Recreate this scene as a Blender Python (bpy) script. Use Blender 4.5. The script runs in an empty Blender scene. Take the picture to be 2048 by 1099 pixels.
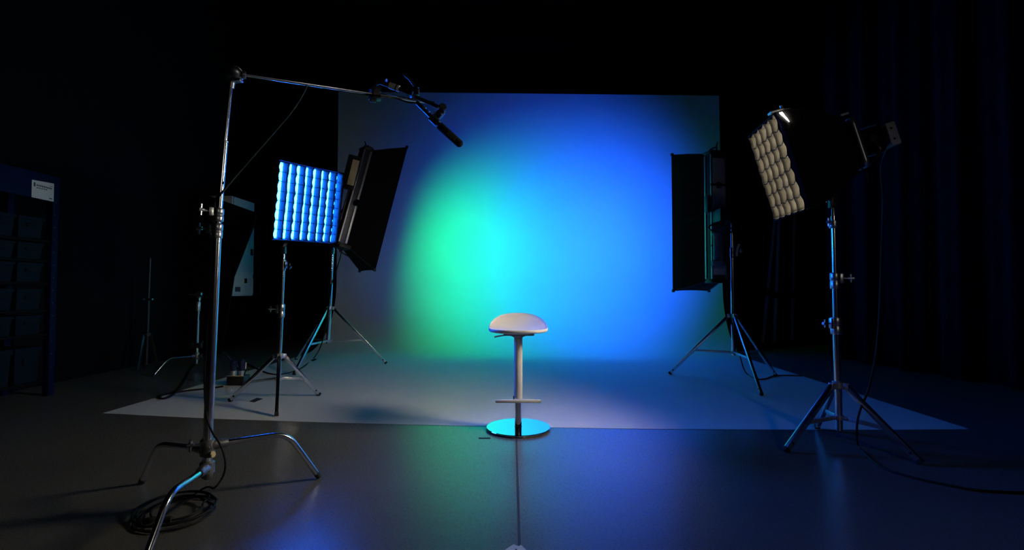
import bpy, bmesh, math, random
from mathutils import Vector, Matrix
random.seed(7)
V = Vector
PI = math.pi
S = bpy.context.scene
COL = S.collection
X, Y, Z = V((1, 0, 0)), V((0, 1, 0)), V((0, 0, 1))

# ------------------------------------------------------------------ camera
FPX, W_, H_ = 1000.0, 2048, 1099
EYE = V((0, 0, 0.92))
PITCH = math.atan(28.5 / FPX)
cd = bpy.data.cameras.new('camera')
cd.sensor_width = 36.0
cd.lens = 36.0 * FPX / W_
cd.clip_start, cd.clip_end = 0.05, 60
cam = bpy.data.objects.new('camera', cd)
COL.objects.link(cam)
cam.location = EYE
cam.rotation_euler = (PI / 2 + PITCH, 0, 0)
S.camera = cam
FW = V((0, math.cos(PITCH), math.sin(PITCH)))
UP = V((0, -math.sin(PITCH), math.cos(PITCH)))


def ray(px, py):
    return FW + X * ((px - W_ / 2) / FPX) + UP * ((H_ / 2 - py) / FPX)


def P(px, py, d):                       # measured point of the place at distance d ahead
    r = ray(px, py)
    return EYE + r * (d / r.y)


def F(px, py, z=0.0):                   # measured point on the floor
    r = ray(px, py)
    return EYE + r * ((z - EYE.z) / r.z)


# ------------------------------------------------------------------ materials
def mat(name, col, rough=0.5, metal=0.0, spec=0.5, noise=0.0, nscale=30.0, bump=0.0, bscale=200.0, emit=None, estr=0.0):
    m = bpy.data.materials.new(name)
    m.use_nodes = True
    nt = m.node_tree
    b = nt.nodes['Principled BSDF']
    b.inputs['Base Color'].default_value = (*col, 1)
    b.inputs['Roughness'].default_value = rough
    b.inputs['Metallic'].default_value = metal
    b.inputs['Specular IOR Level'].default_value = spec
    tc = nt.nodes.new('ShaderNodeTexCoord')
    if noise > 0:
        n = nt.nodes.new('ShaderNodeTexNoise')
        n.inputs['Scale'].default_value = nscale
        n.inputs['Detail'].default_value = 4
        nt.links.new(tc.outputs['Object'], n.inputs['Vector'])
        r = nt.nodes.new('ShaderNodeValToRGB')
        r.color_ramp.elements[0].position = 0.3
        r.color_ramp.elements[1].position = 0.7
        r.color_ramp.elements[0].color = (*[c * (1 - noise) for c in col], 1)
        r.color_ramp.elements[1].color = (*[min(1, c * (1 + noise)) for c in col], 1)
        nt.links.new(n.outputs['Fac'], r.inputs['Fac'])
        nt.links.new(r.outputs['Color'], b.inputs['Base Color'])
    if bump > 0:
        n2 = nt.nodes.new('ShaderNodeTexNoise')
        n2.inputs['Scale'].default_value = bscale
        nt.links.new(tc.outputs['Object'], n2.inputs['Vector'])
        bp = nt.nodes.new('ShaderNodeBump')
        bp.inputs['Strength'].default_value = bump
        bp.inputs['Distance'].default_value = 0.01
        nt.links.new(n2.outputs['Fac'], bp.inputs['Height'])
        nt.links.new(bp.outputs['Normal'], b.inputs['Normal'])
    if emit:
        b.inputs['Emission Color'].default_value = (*emit, 1)
        b.inputs['Emission Strength'].default_value = estr
    return m


M = {}
M['paper'] = mat('backdrop_paper', (0.78, 0.78, 0.78), 0.55, spec=0.35, noise=0.02, nscale=3)
M['chrome'] = mat('chrome', (0.80, 0.80, 0.82), 0.19, 1.0, noise=0.06, nscale=25)
M['mirror'] = mat('polished_chrome', (0.86, 0.87, 0.88), 0.04, 1.0, noise=0.02, nscale=20)
M['steel'] = mat('brushed_steel', (0.55, 0.55, 0.57), 0.32, 1.0, noise=0.1, nscale=60)
M['alu'] = mat('satin_aluminium', (0.62, 0.62, 0.64), 0.38, 0.9, noise=0.08, nscale=50)
M['cast'] = mat('cast_metal', (0.30, 0.30, 0.31), 0.42, 0.9, noise=0.2, nscale=80, bump=0.1)
M['brass'] = mat('brass', (0.34, 0.29, 0.16), 0.35, 1.0, noise=0.1)
M['black_metal'] = mat('black_metal', (0.018, 0.018, 0.02), 0.38, 0.0, noise=0.2, nscale=40)
M['black_leg'] = mat('black_anodised_metal', (0.05, 0.05, 0.055), 0.3, 0.6, noise=0.15, nscale=40)
M['black_plastic'] = mat('black_plastic', (0.014, 0.014, 0.016), 0.45, noise=0.2, nscale=50)
M['rubber'] = mat('black_rubber', (0.012, 0.012, 0.012), 0.7, noise=0.2, nscale=60)
M['cable'] = mat('cable_rubber', (0.008, 0.008, 0.008), 0.6, spec=0.25, noise=0.2, nscale=60)
M['black_fabric'] = mat('black_fabric', (0.007, 0.007, 0.008), 0.92, spec=0.15, noise=0.25, nscale=30, bump=0.15, bscale=400)
M['foam'] = mat('black_foam', (0.02, 0.02, 0.02), 0.95, spec=0.1, noise=0.3, nscale=300, bump=0.4, bscale=900)
M['housing'] = mat('dark_blue_housing', (0.05, 0.06, 0.08), 0.4, 0.3, noise=0.15, nscale=30)
M['grey_panel'] = mat('grey_panel', (0.55, 0.56, 0.58), 0.45, 0.1, noise=0.1, nscale=25)
M['beige_plate'] = mat('beige_plate', (0.80, 0.67, 0.40), 0.5, noise=0.1, nscale=60)
M['white_plastic'] = mat('white_plastic', (0.76, 0.74, 0.71), 0.42, noise=0.02, nscale=12)
M['white_paint'] = mat('white_painted_metal', (0.72, 0.69, 0.64), 0.4, noise=0.02, nscale=15)
M['grey_plastic'] = mat('grey_plastic', (0.35, 0.34, 0.34), 0.45, noise=0.05)
M['white_tape'] = mat('white_tape', (0.72, 0.71, 0.68), 0.6, noise=0.08, nscale=90)
M['grey_print'] = mat('grey_print', (0.20, 0.20, 0.20), 0.6, noise=0.05)
M['dim_print'] = mat('dim_grey_print', (0.16, 0.16, 0.17), 0.6, noise=0.05)
M['dark_print'] = mat('dark_print', (0.06, 0.07, 0.10), 0.6, noise=0.05)
M['blue_paint'] = mat('blue_painted_steel', (0.002, 0.005, 0.045), 0.6, spec=0.12, noise=0.2, nscale=18)
M['bin'] = mat('storage_bin_plastic', (0.003, 0.008, 0.018), 0.6, spec=0.12, noise=0.1, nscale=12)
M['shelf'] = mat('dark_shelf_board', (0.004, 0.004, 0.006), 0.7, spec=0.1, noise=0.2)
M['cabinet'] = mat('pale_cabinet_metal', (0.70, 0.72, 0.72), 0.5, noise=0.04, nscale=8)
M['drape'] = mat('dark_navy_drape', (0.004, 0.004, 0.016), 0.95, spec=0.1, noise=0.3, nscale=6)
M['black_board'] = mat('black_board', (0.004, 0.004, 0.008), 0.9, spec=0.1, noise=0.2, nscale=5)
M['wall'] = mat('black_painted_wall', (0.003, 0.003, 0.006), 0.9, spec=0.15, noise=0.35, nscale=2.5)
M['pole_grey'] = mat('grey_pole_metal', (0.6, 0.58, 0.56), 0.5, 0.2, noise=0.1)
M['tape_black'] = mat('black_gaffer_tape', (0.010, 0.010, 0.011), 0.8, noise=0.2, nscale=50)
M['blue_cap'] = mat('dark_blue_plastic', (0.01, 0.012, 0.06), 0.45, noise=0.2)
M['crate_grey'] = mat('grid_fabric_grey', (0.017, 0.023, 0.019), 0.85, spec=0.1, noise=0.3, nscale=40)
M['crate_beige'] = mat('grid_fabric_beige', (0.0043, 0.0034, 0.0014), 0.85, spec=0.1, noise=0.3, nscale=30)
M['glow_blue'] = mat('blue_lit_diffuser', (0.6, 0.6, 0.6), 0.8, emit=(0.005, 0.12, 1.0), estr=125.0)
M['glow_warm'] = mat('warm_lit_diffuser', (0.7, 0.7, 0.7), 0.8, emit=(1.0, 0.90, 0.74), estr=75.0)
M['glow_green'] = mat('green_lit_diffuser', (0.6, 0.6, 0.6), 0.8, emit=(0.0, 0.75, 0.35), estr=0.5)
M['glow_blue_strip'] = mat('blue_lit_strip_diffuser', (0.6, 0.6, 0.6), 0.8, emit=(0.01, 0.13, 1.0), estr=0.5)
M['led_green'] = mat('green_indicator', (0.1, 0.3, 0.1), 0.4, emit=(0.5, 1.0, 0.55), estr=1.4)


def concrete():
    m = bpy.data.materials.new('polished_concrete')
    m.use_nodes = True
    nt = m.node_tree
    L = nt.links.new
    b = nt.nodes['Principled BSDF']
    tc = nt.nodes.new('ShaderNodeTexCoord')
    n1 = nt.nodes.new('ShaderNodeTexNoise'); n1.inputs['Scale'].default_value = 1.6; n1.inputs['Detail'].default_value = 2
    n2 = nt.nodes.new('ShaderNodeTexNoise'); n2.inputs['Scale'].default_value = 130; n2.inputs['Detail'].default_value = 3
    n3 = nt.nodes.new('ShaderNodeTexVoronoi'); n3.inputs['Scale'].default_value = 4.0; n3.inputs['Randomness'].default_value = 1.0
    for n in (n1, n2, n3):
        L(tc.outputs['Object'], n.inputs['Vector'])
    r1 = nt.nodes.new('ShaderNodeValToRGB')
    r1.color_ramp.elements[0].position = 0.3; r1.color_ramp.elements[0].color = (0.122, 0.117, 0.106, 1)
    r1.color_ramp.elements[1].position = 0.75; r1.color_ramp.elements[1].color = (0.146, 0.140, 0.127, 1)
    L(n1.outputs['Fac'], r1.inputs['Fac'])
    mx = nt.nodes.new('ShaderNodeMixRGB'); mx.blend_type = 'MULTIPLY'; mx.inputs['Fac'].default_value = 0.12
    r2 = nt.nodes.new('ShaderNodeValToRGB')
    r2.color_ramp.elements[0].position = 0.25; r2.color_ramp.elements[0].color = (0.7, 0.7, 0.7, 1)
    r2.color_ramp.elements[1].position = 0.8; r2.color_ramp.elements[1].color = (1, 1, 1, 1)
    L(n2.outputs['Fac'], r2.inputs['Fac'])
    L(r1.outputs['Color'], mx.inputs['Color1']); L(r2.outputs['Color'], mx.inputs['Color2'])
    # small dark specks
    sp = nt.nodes.new('ShaderNodeValToRGB')
    sp.color_ramp.elements[0].position = 0.02; sp.color_ramp.elements[0].color = (0.35, 0.35, 0.35, 1)
    sp.color_ramp.elements[1].position = 0.035; sp.color_ramp.elements[1].color = (1, 1, 1, 1)
    L(n3.outputs['Distance'], sp.inputs['Fac'])
    mx2 = nt.nodes.new('ShaderNodeMixRGB'); mx2.blend_type = 'MULTIPLY'; mx2.inputs['Fac'].default_value = 0.7
    L(mx.outputs['Color'], mx2.inputs['Color1']); L(sp.outputs['Color'], mx2.inputs['Color2'])
    # saw-cut joint running away from the camera
    sx = nt.nodes.new('ShaderNodeSeparateXYZ'); L(tc.outputs['Object'], sx.inputs['Vector'])
    a = nt.nodes.new('ShaderNodeMath'); a.operation = 'SUBTRACT'; a.inputs[1].default_value = 0.0265
    L(sx.outputs['X'], a.inputs[0])
    ab = nt.nodes.new('ShaderNodeMath'); ab.operation = 'ABSOLUTE'; L(a.outputs[0], ab.inputs[0])
    lt = nt.nodes.new('ShaderNodeMath'); lt.operation = 'LESS_THAN'; lt.inputs[1].default_value = 0.0052
    L(ab.outputs[0], lt.inputs[0])
    mx3 = nt.nodes.new('ShaderNodeMixRGB'); L(lt.outputs[0], mx3.inputs['Fac'])
    L(mx2.outputs['Color'], mx3.inputs['Color1']); mx3.inputs['Color2'].default_value = (0.035, 0.035, 0.035, 1)
    L(mx3.outputs['Color'], b.inputs['Base Color'])
    rr = nt.nodes.new('ShaderNodeMapRange')
    rr.inputs['From Min'].default_value = 0.3; rr.inputs['From Max'].default_value = 0.7
    rr.inputs['To Min'].default_value = 0.27; rr.inputs['To Max'].default_value = 0.285
    L(n2.outputs['Fac'], rr.inputs['Value'])
    mr = nt.nodes.new('ShaderNodeMixRGB'); L(lt.outputs[0], mr.inputs['Fac'])
    L(rr.outputs['Result'], mr.inputs['Color1']); mr.inputs['Color2'].default_value = (0.9, 0.9, 0.9, 1)
    L(mr.outputs['Color'], b.inputs['Roughness'])
    b.inputs['Specular IOR Level'].default_value = 0.75
    bp = nt.nodes.new('ShaderNodeBump'); bp.inputs['Strength'].default_value = 0.003; bp.inputs['Distance'].default_value = 0.01
    L(n2.outputs['Fac'], bp.inputs['Height']); L(bp.outputs['Normal'], b.inputs['Normal'])
    return m


M['concrete'] = concrete()

# ------------------------------------------------------------------ mesh building
OFF = {}


class MB:
    def __init__(self):
        self.bm = bmesh.new()

    def tube(self, pts, r, seg=10, caps=True):
        pts = [V(p) for p in pts]
        n = len(pts)
        rs = r if isinstance(r, (list, tuple)) else [r] * n
        t0 = (pts[1] - pts[0]).normalized()
        u = t0.orthogonal().normalized()
        rings = []
        for i, p in enumerate(pts):
            if i == 0: t = pts[1] - pts[0]
            elif i == n - 1: t = pts[-1] - pts[-2]
            else: t = (pts[i + 1] - pts[i]).normalized() + (pts[i] - pts[i - 1]).normalized()
            t = t.normalized() if t.length > 1e-9 else t0
            u = u - t * u.dot(t)
            u = u.normalized() if u.length > 1e-6 else t.orthogonal().normalized()
            v = t.cross(u)
            rings.append([self.bm.verts.new(p + (u * math.cos(a) + v * math.sin(a)) * rs[i]) for a in [2 * PI * k / seg for k in range(seg)]])
        for i in range(n - 1):
            for k in range(seg):
                self.bm.faces.new((rings[i][k], rings[i][(k + 1) % seg], rings[i + 1][(k + 1) % seg], rings[i + 1][k]))
        if caps:
            self.bm.faces.new(list(reversed(rings[0])))
            self.bm.faces.new(rings[-1])
        return self

    def cyl(self, p0, p1, r0, r1=None, seg=20):
        return self.tube([p0, p1], [r0, r0 if r1 is None else r1], seg)

    def lathe(self, prof, c, ax=Z, seg=32):          # prof: (radius, height along ax)
        c, ax = V(c), V(ax).normalized()
        u = ax.orthogonal().normalized()
        v = ax.cross(u)
        rings = []
        for r, h in prof:
            if r < 1e-6:
                rings.append([self.bm.verts.new(c + ax * h)])
            else:
                rings.append([self.bm.verts.new(c + ax * h + (u * math.cos(2 * PI * k / seg) + v * math.sin(2 * PI * k / seg)) * r) for k in range(seg)])
        for a, b in zip(rings, rings[1:]):
            for k in range(seg):
                k2 = (k + 1) % seg
                if len(a) == 1 and len(b) == 1: continue
                if len(a) == 1: self.bm.faces.new((a[0], b[k2], b[k]))
                elif len(b) == 1: self.bm.faces.new((a[k], a[k2], b[0]))
                else: self.bm.faces.new((a[k], a[k2], b[k2], b[k]))
        for ring, flip in ((rings[0], True), (rings[-1], False)):
            if len(ring) > 1:
                self.bm.faces.new(list(reversed(ring)) if flip else ring)
        return self

    def box(self, c, s, ax=(X, Y, Z), bev=0.0):
        c = V(c)
        vs = []
        for k in range(8):
            p = c.copy()
            for i in range(3):
                p += ax[i] * (s[i] / 2 * (1 if (k >> i) & 1 else -1))
            vs.append(self.bm.verts.new(p))
        fs = [self.bm.faces.new([vs[i] for i in q]) for q in ((0, 2, 3, 1), (4, 5, 7, 6), (0, 1, 5, 4), (2, 6, 7, 3), (0, 4, 6, 2), (1, 3, 7, 5))]
        if bev > 0:
            es = list({e for f in fs for e in f.edges})
            bmesh.ops.bevel(self.bm, geom=es, offset=bev, segments=2, affect='EDGES', profile=0.5)
        return self

    def bar(self, p0, p1, w, t, side, bev=0.002):    # flat bar; w measured along side
        p0, p1 = V(p0), V(p1)
        d = (p1 - p0)
        a = d.normalized()
        s = V(side); s = (s - a * s.dot(a)).normalized()
        return self.box((p0 + p1) / 2, (d.length, w, t), (a, s, a.cross(s)), bev)

    def prism(self, pts, d):
        pts = [V(p) for p in pts]; d = V(d)
        a = [self.bm.verts.new(p) for p in pts]
        b = [self.bm.verts.new(p + d) for p in pts]
        n = len(pts)
        self.bm.faces.new(a); self.bm.faces.new(list(reversed(b)))
        for i in range(n):
            self.bm.faces.new((a[i], b[i], b[(i + 1) % n], a[(i + 1) % n]))
        return self

    def grid(self, fn, nu, nv, closed_u=False):
        g = [[self.bm.verts.new(fn(i / nu, j / nv)) for i in range(nu if closed_u else nu + 1)] for j in range(nv + 1)]
        m = len(g[0])
        for j in range(nv):
            for i in range(m if closed_u else m - 1):
                self.bm.faces.new((g[j][i], g[j][(i + 1) % m], g[j + 1][(i + 1) % m], g[j + 1][i]))
        return self

    def loft(self, loops, closed=True, cap0=False, cap1=False):
        rs = [[self.bm.verts.new(p) for p in l] for l in loops]
        n = len(rs[0])
        for a, b in zip(rs, rs[1:]):
            for k in range(n if closed else n - 1):
                self.bm.faces.new((a[k], a[(k + 1) % n], b[(k + 1) % n], b[k]))
        if cap0: self.bm.faces.new(list(reversed(rs[0])))
        if cap1: self.bm.faces.new(rs[-1])
        return self

    def text(self, s, size, origin, ux, uy, depth=0.0006):
        cu = bpy.data.curves.new('lettering', 'FONT')
        cu.body = s; cu.size = size; cu.extrude = depth
        cu.align_x = 'CENTER'; cu.align_y = 'CENTER'
        o = bpy.data.objects.new('lettering', cu)
        COL.objects.link(o)
        dg = bpy.context.evaluated_depsgraph_get()
        me = bpy.data.meshes.new_from_object(o.evaluated_get(dg))
        ux, uy, origin = V(ux).normalized(), V(uy).normalized(), V(origin)
        uz = ux.cross(uy)
        for v in me.vertices:
            v.co = origin + ux * v.co.x + uy * v.co.y + uz * v.co.z
        self.bm.from_mesh(me)
        bpy.data.meshes.remove(me)
        bpy.data.objects.remove(o); bpy.data.curves.remove(cu)
        return self

    def build(self, name, m, parent=None, origin=None, smooth=40, solid=0.0, label=None, offset=0.0):
        off = OFF[parent] if parent else (V(origin) if origin else V((0, 0, 0)))
        bm = self.bm
        bmesh.ops.recalc_face_normals(bm, faces=bm.faces)
        for v in bm.verts: v.co -= off
        me = bpy.data.meshes.new(name)
        bm.to_mesh(me); bm.free()
        me.materials.append(M[m] if isinstance(m, str) else m)
        if smooth:
            for p in me.polygons: p.use_smooth = True
            me.set_sharp_from_angle(angle=math.radians(smooth))
        o = bpy.data.objects.new(name, me)
        COL.objects.link(o)
        if parent: o.parent = parent
        else: o.location = off
        if solid:
            md = o.modifiers.new('thickness', 'SOLIDIFY'); md.thickness = solid; md.offset = offset
        if label: o['label'] = label
        OFF[o] = off
        return o


def tag(o, label, cat, group=None, kind=None):
    o['label'] = label; o['category'] = cat
    if group: o['group'] = group
    if kind: o['kind'] = kind
    return o


def thing(name, loc, label, cat, group=None):
    o = bpy.data.objects.new(name, None)
    COL.objects.link(o)
    o.location = loc
    o.empty_display_size = 0.1
    OFF[o] = V(loc)
    return tag(o, label, cat, group)


def structure(o, label=None):
    o['kind'] = 'structure'
    if label: o['label'] = label
    return o


def smooth_path(pts, k=8):
    pts = [V(p) for p in pts]
    q = [pts[0] * 2 - pts[1]] + pts + [pts[-1] * 2 - pts[-2]]
    out = []
    for i in range(1, len(q) - 2):
        a, b, c, d = q[i - 1:i + 3]
        for j in range(k):
            t = j / k
            out.append(0.5 * ((2 * b) + (c - a) * t + (2 * a - 5 * b + 4 * c - d) * t * t + (3 * b - a - 3 * c + d) * t ** 3))
    out.append(pts[-1])
    return out


def fillet(p0, p1, p2, r, k=7):          # p0 -> p1 -> p2 with a rounded corner
    p0, p1, p2 = V(p0), V(p1), V(p2)
    a = p1 + (p0 - p1).normalized() * r
    b = p1 + (p2 - p1).normalized() * r
    mid = [a * (1 - t) ** 2 + p1 * 2 * t * (1 - t) + b * t * t for t in [i / k for i in range(k + 1)]]
    return [p0] + mid + [p2]


def axes(n, up=Z):
    n = V(n).normalized()
    w = V(up).cross(n).normalized()
    return w, n.cross(w), n


# ------------------------------------------------------------------ room
XL, XR, YB, YF, ZC = -4.5, 5.4, 10.2, -2.2, 5.6
structure(MB().box(((XL + XR) / 2, (YB + YF) / 2, -0.05), (XR - XL, YB - YF, 0.1)).build('floor', 'concrete', smooth=0), 'polished grey concrete studio floor')
structure(MB().box(((XL + XR) / 2, (YB + YF) / 2, ZC + 0.05), (XR - XL, YB - YF, 0.1)).build('ceiling', 'wall', smooth=0), 'black ceiling in darkness')
structure(MB().box((XL - 0.05, (YB + YF) / 2, ZC / 2), (0.1, YB - YF, ZC)).build('wall_left', 'wall', smooth=0), 'black wall on the left')
structure(MB().box((XR + 0.05, (YB + YF) / 2, ZC / 2), (0.1, YB - YF, ZC)).build('wall_right', 'wall', smooth=0), 'black wall on the right')
structure(MB().box(((XL + XR) / 2, YB + 0.05, ZC / 2), (XR - XL, 0.1, ZC)).build('wall_back', 'wall', smooth=0), 'black wall behind the backdrop')
structure(MB().box(((XL + XR) / 2, YF - 0.05, ZC / 2), (XR - XL, 0.1, ZC)).build('wall_front', 'wall', smooth=0), 'black wall behind the camera')

# ------------------------------------------------------------------ backdrop sweep
front_px = [(205, 826), (330, 832.5), (450, 838), (690, 845.5), (1000, 853), (1300, 857.5), (1600, 859), (1780, 859), (1940, 858)]
front = [F(*p) for p in front_px]
fu = [(p.x - front[0].x) / (front[-1].x - front[0].x) for p in front]
DL, DR = 8.05, 7.75
TL, TR = P(677, 183, DL), P(1438, 191, DR)
BL, BR = P(673, 560, DL), P(1445, 560, DR)
SWR = 1.0
RB = 0.0016


def front_at(u):
    for i in range(len(fu) - 1):
        if u <= fu[i + 1] + 1e-9:
            t = (u - fu[i]) / (fu[i + 1] - fu[i])
            return front[i].lerp(front[i + 1], t)
    return front[-1]


def sweep(u, v):
    wall_b = BL.lerp(BR, u); wall_t = TL.lerp(TR, u)
    wx, wy = wall_b.x, wall_b.y
    f = front_at(u)
    toe = V((f.x + (wx - f.x) * (0.75 if u < 0.5 else 0.45), wy - SWR, 0))
    if u < 0.5: toe.x = f.x + (wx - f.x) * (0.55)
    if v < 0.4:
        p = f.lerp(toe, v / 0.4); p.z = RB
        return p
    if v < 0.7:
        a = (v - 0.4) / 0.3 * PI / 2
        z = RB + SWR * (1 - math.cos(a))
        x = toe.x + (wx - toe.x) * math.sin(a)
        return V((x, wy - SWR + SWR * math.sin(a), z))
    t = (v - 0.7) / 0.3
    lo = V((wx, wy, RB + SWR))
    hi = V((wall_t.x, wall_t.y, wall_t.z))
    return lo.lerp(hi, t)


bd = MB().grid(sweep, 48, 60).build('backdrop_sweep', 'paper', smooth=60)
tag(bd, 'white seamless backdrop sweeping from the wall onto the concrete, washed with green and blue light', 'backdrop')


# ------------------------------------------------------------------ light stands
def clamp_collar(mb, knobs, a, c0, c1, r, kdir=None, klen=0.07, rk=0.008):
    """collar around the pole from c0 to c1 with a tightening knob"""
    h = (c1 - c0).length
    mb.lathe([(r * 0.92, 0), (r, h * 0.06), (r, h * 0.42), (r * 0.93, h * 0.46), (r * 0.93, h * 0.52), (r, h * 0.56), (r, h * 0.94), (r * 0.9, h)], c0, a, 24)
    if kdir is not None:
        m = c0.lerp(c1, 0.65)
        kd = V(kdir).normalized()
        mb.box(m + kd * (r + 0.006), (0.02, 0.02, h * 0.6), (kd, a.cross(kd).normalized(), a), 0.002)
        knobs.cyl(m + kd * r, m + kd * (r + klen * 0.6), rk * 0.55, seg=10)
        q = m + kd * (r + klen * 0.6)
        knobs.cyl(q, q + kd * klen * 0.4, rk * 0.9, rk * 1.1, seg=12)
        knobs.tube([q + kd * 0.012 + a * 0.024, q + kd * 0.012 - a * 0.024], 0.0045, 8)


def light_stand(label, ctr, tips, zc, zb, top, secs, clamps, leg_w=0.028, leg_t=0.024, metal='chrome', legm='chrome', group=None, brace_f=0.58):
    root = thing('light_stand', (ctr.x, ctr.y, 0), label, 'light stand', group)
    foot = V((ctr.x, ctr.y, 0))
    ax = (top - V((ctr.x, ctr.y, zb))).normalized()
    def at(z): return V((ctr.x, ctr.y, zb)) + ax * ((z - zb) / ax.z)
    # pole sections: (z0, z1, r)
    for z0, z1, r in secs:
        MB().cyl(at(z0), at(z1), r, seg=20).build('pole_section', metal, root)
    # collar with leg hinges
    c = MB()
    c.lathe([(0.022, -0.022), (0.030, -0.018), (0.030, 0.016), (0.024, 0.022)], at(zc), ax, 24)
    dirs = []
    for t in tips:
        d = V((t.x - ctr.x, t.y - ctr.y, 0)).normalized(); dirs.append(d)
        s = Z.cross(d)
        c.box(at(zc) + d * 0.036 + s * 0.012 - Z * 0.004, (0.036, 0.006, 0.036), (d, s, Z), 0.0015)
        c.box(at(zc) + d * 0.036 - s * 0.012 - Z * 0.004, (0.036, 0.006, 0.036), (d, s, Z), 0.0015)
        c.cyl(at(zc) + d * 0.042 + s * 0.018 - Z * 0.004, at(zc) + d * 0.042 - s * 0.018 - Z * 0.004, 0.005, seg=10)
    c.build('collar', 'alu', root)
    b = MB()
    b.lathe([(0.021, -0.014), (0.026, -0.011), (0.026, 0.011), (0.021, 0.014)], at(zb), ax, 24)
    for d in dirs:
        s = Z.cross(d)
        b.box(at(zb) + d * 0.030, (0.028, 0.020, 0.022), (d, s, Z), 0.002)
        b.cyl(at(zb) + d * 0.036 + s * 0.014, at(zb) + d * 0.036 - s * 0.014, 0.005, seg=10)
    b.build('brace_hub', 'alu', root)
    for t, d in zip(tips, dirs):
        s = Z.cross(d)
        p0 = at(zc) + d * 0.042 - Z * 0.004
        p1 = V((t.x, t.y, 0.012))
        leg = MB().bar(p0, p1, leg_t, leg_w, s).build('leg', legm, root)
        e = (p1 - p0).normalized()
        MB().bar(p1 - e * 0.016, p1 + e * 0.008, leg_t + 0.004, leg_w + 0.004, s, 0.003).build('rubber_foot', 'rubber', leg)
        MB().cyl(p1 - e * 0.055 + s * (leg_t / 2 + 0.001), p1 - e * 0.055 - s * (leg_t / 2 + 0.001), 0.008, seg=10).build('rivet', 'rubber', leg)
        q = p0.lerp(p1, brace_f)
        MB().bar(at(zb) + d * 0.034, q, leg_t * 0.4, leg_w * 0.72, s, 0.001).build('brace', 'alu', root)
    for z0, z1, r, kd in clamps:
        mb, kn = MB(), MB()
        clamp_collar(mb, kn, ax, at(z0), at(z1), r, kd)
        cl = mb.build('clamp', 'steel', root)
        if kd is not None: kn.build('clamp_knob', 'steel', cl)
        else: kn.bm.free()
    # spigot on the top
    h = (top - at(secs[-1][1])).length
    MB().lathe([(0.010, 0), (0.010, h * 0.35), (0.0075, h * 0.42), (0.0075, h * 0.6), (0.010, h * 0.67), (0.010, h * 0.95), (0.008, h)], at(secs[-1][1]), ax, 18).build('spigot', 'steel', root)
    return root, at


def zpx(py, d): return P(1024, py, d).z


# blue panel stand
t = [F(553, 832), F(460, 803), F(638, 791)]
c = (t[0] + t[1] + t[2]) / 3
c = V((P(557, 740, c.y).x, c.y, 0))
BPD = c.y
panel_stand, pat = light_stand('chrome light stand with flat legs holding the glowing blue gridded panel', c, t, zpx(711, BPD), zpx(757, BPD),
            P(568, 496, BPD), [(0.14, zpx(634, BPD), 0.0175), (zpx(634, BPD), zpx(540, BPD), 0.0145), (zpx(540, BPD), zpx(508, BPD), 0.0115)],
            [(zpx(635, BPD), zpx(608, BPD), 0.026, V((-1, -0.2, 0))), (zpx(541, BPD), zpx(519, BPD), 0.020, V((1, -0.4, -0.4)))])
# left strip stand
t = [F(772, 727), F(588, 750), F(592, 719)]
c = (t[0] + t[1] + t[2]) / 3
LSD = c.y
c = V((P(656, 680, LSD).x, LSD, 0))
lstrip_stand, lat = light_stand('chrome light stand on the white paper under the tilted left strip light', c, t, zpx(615, LSD), zpx(681, LSD),
            P(668, 440, LSD), [(zpx(681, LSD) - 0.03, zpx(560, LSD), 0.022), (zpx(560, LSD), zpx(500, LSD), 0.018), (zpx(500, LSD), zpx(462, LSD), 0.0145)],
            [(zpx(507, LSD), zpx(496, LSD), 0.024, None)], leg_w=0.03)
# right strip stand
t = [F(1340, 748), F(1523, 791), F(1551, 752)]
c = (t[0] + t[1] + t[2]) / 3
RSD = c.y
c = V((P(1467, 690, RSD).x, RSD, 0))
rstrip_stand, rat = light_stand('dark chrome light stand under the upright right strip light', c, t, zpx(630, RSD), zpx(704, RSD),
            P(1464, 448, RSD), [(zpx(704, RSD) - 0.03, zpx(560, RSD), 0.019), (zpx(560, RSD), zpx(495, RSD), 0.0165), (zpx(495, RSD), zpx(462, RSD), 0.0125)],
            [(zpx(515, RSD), zpx(495, RSD), 0.022, V((1, -0.5, 0)))], leg_w=0.03, legm='chrome')
# key light stand
t = [F(1572, 904), F(1840, 928), F(1634, 857)]
c = (t[0] + t[1] + t[2]) / 3
KD = c.y
c = V((P(1677, 800, KD).x, KD, 0))
key_stand, kat = light_stand('tall chrome light stand straddling the paper edge under the square softbox', c, t, zpx(769, KD), zpx(834, KD),
            P(1666, 396, KD), [(0.10, zpx(668, KD), 0.0195), (zpx(668, KD), zpx(560, KD), 0.0165), (zpx(560, KD), zpx(432, KD), 0.0140)],
            [(zpx(668, KD), zpx(634, KD), 0.031, V((-1, -0.3, 0))), (zpx(577, KD), zpx(545, KD), 0.027, V((1, -0.3, 0))), (zpx(456, KD), zpx(441, KD), 0.025, V((-1, -0.8, 0)))],
            leg_w=0.032, legm='chrome')


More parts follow.
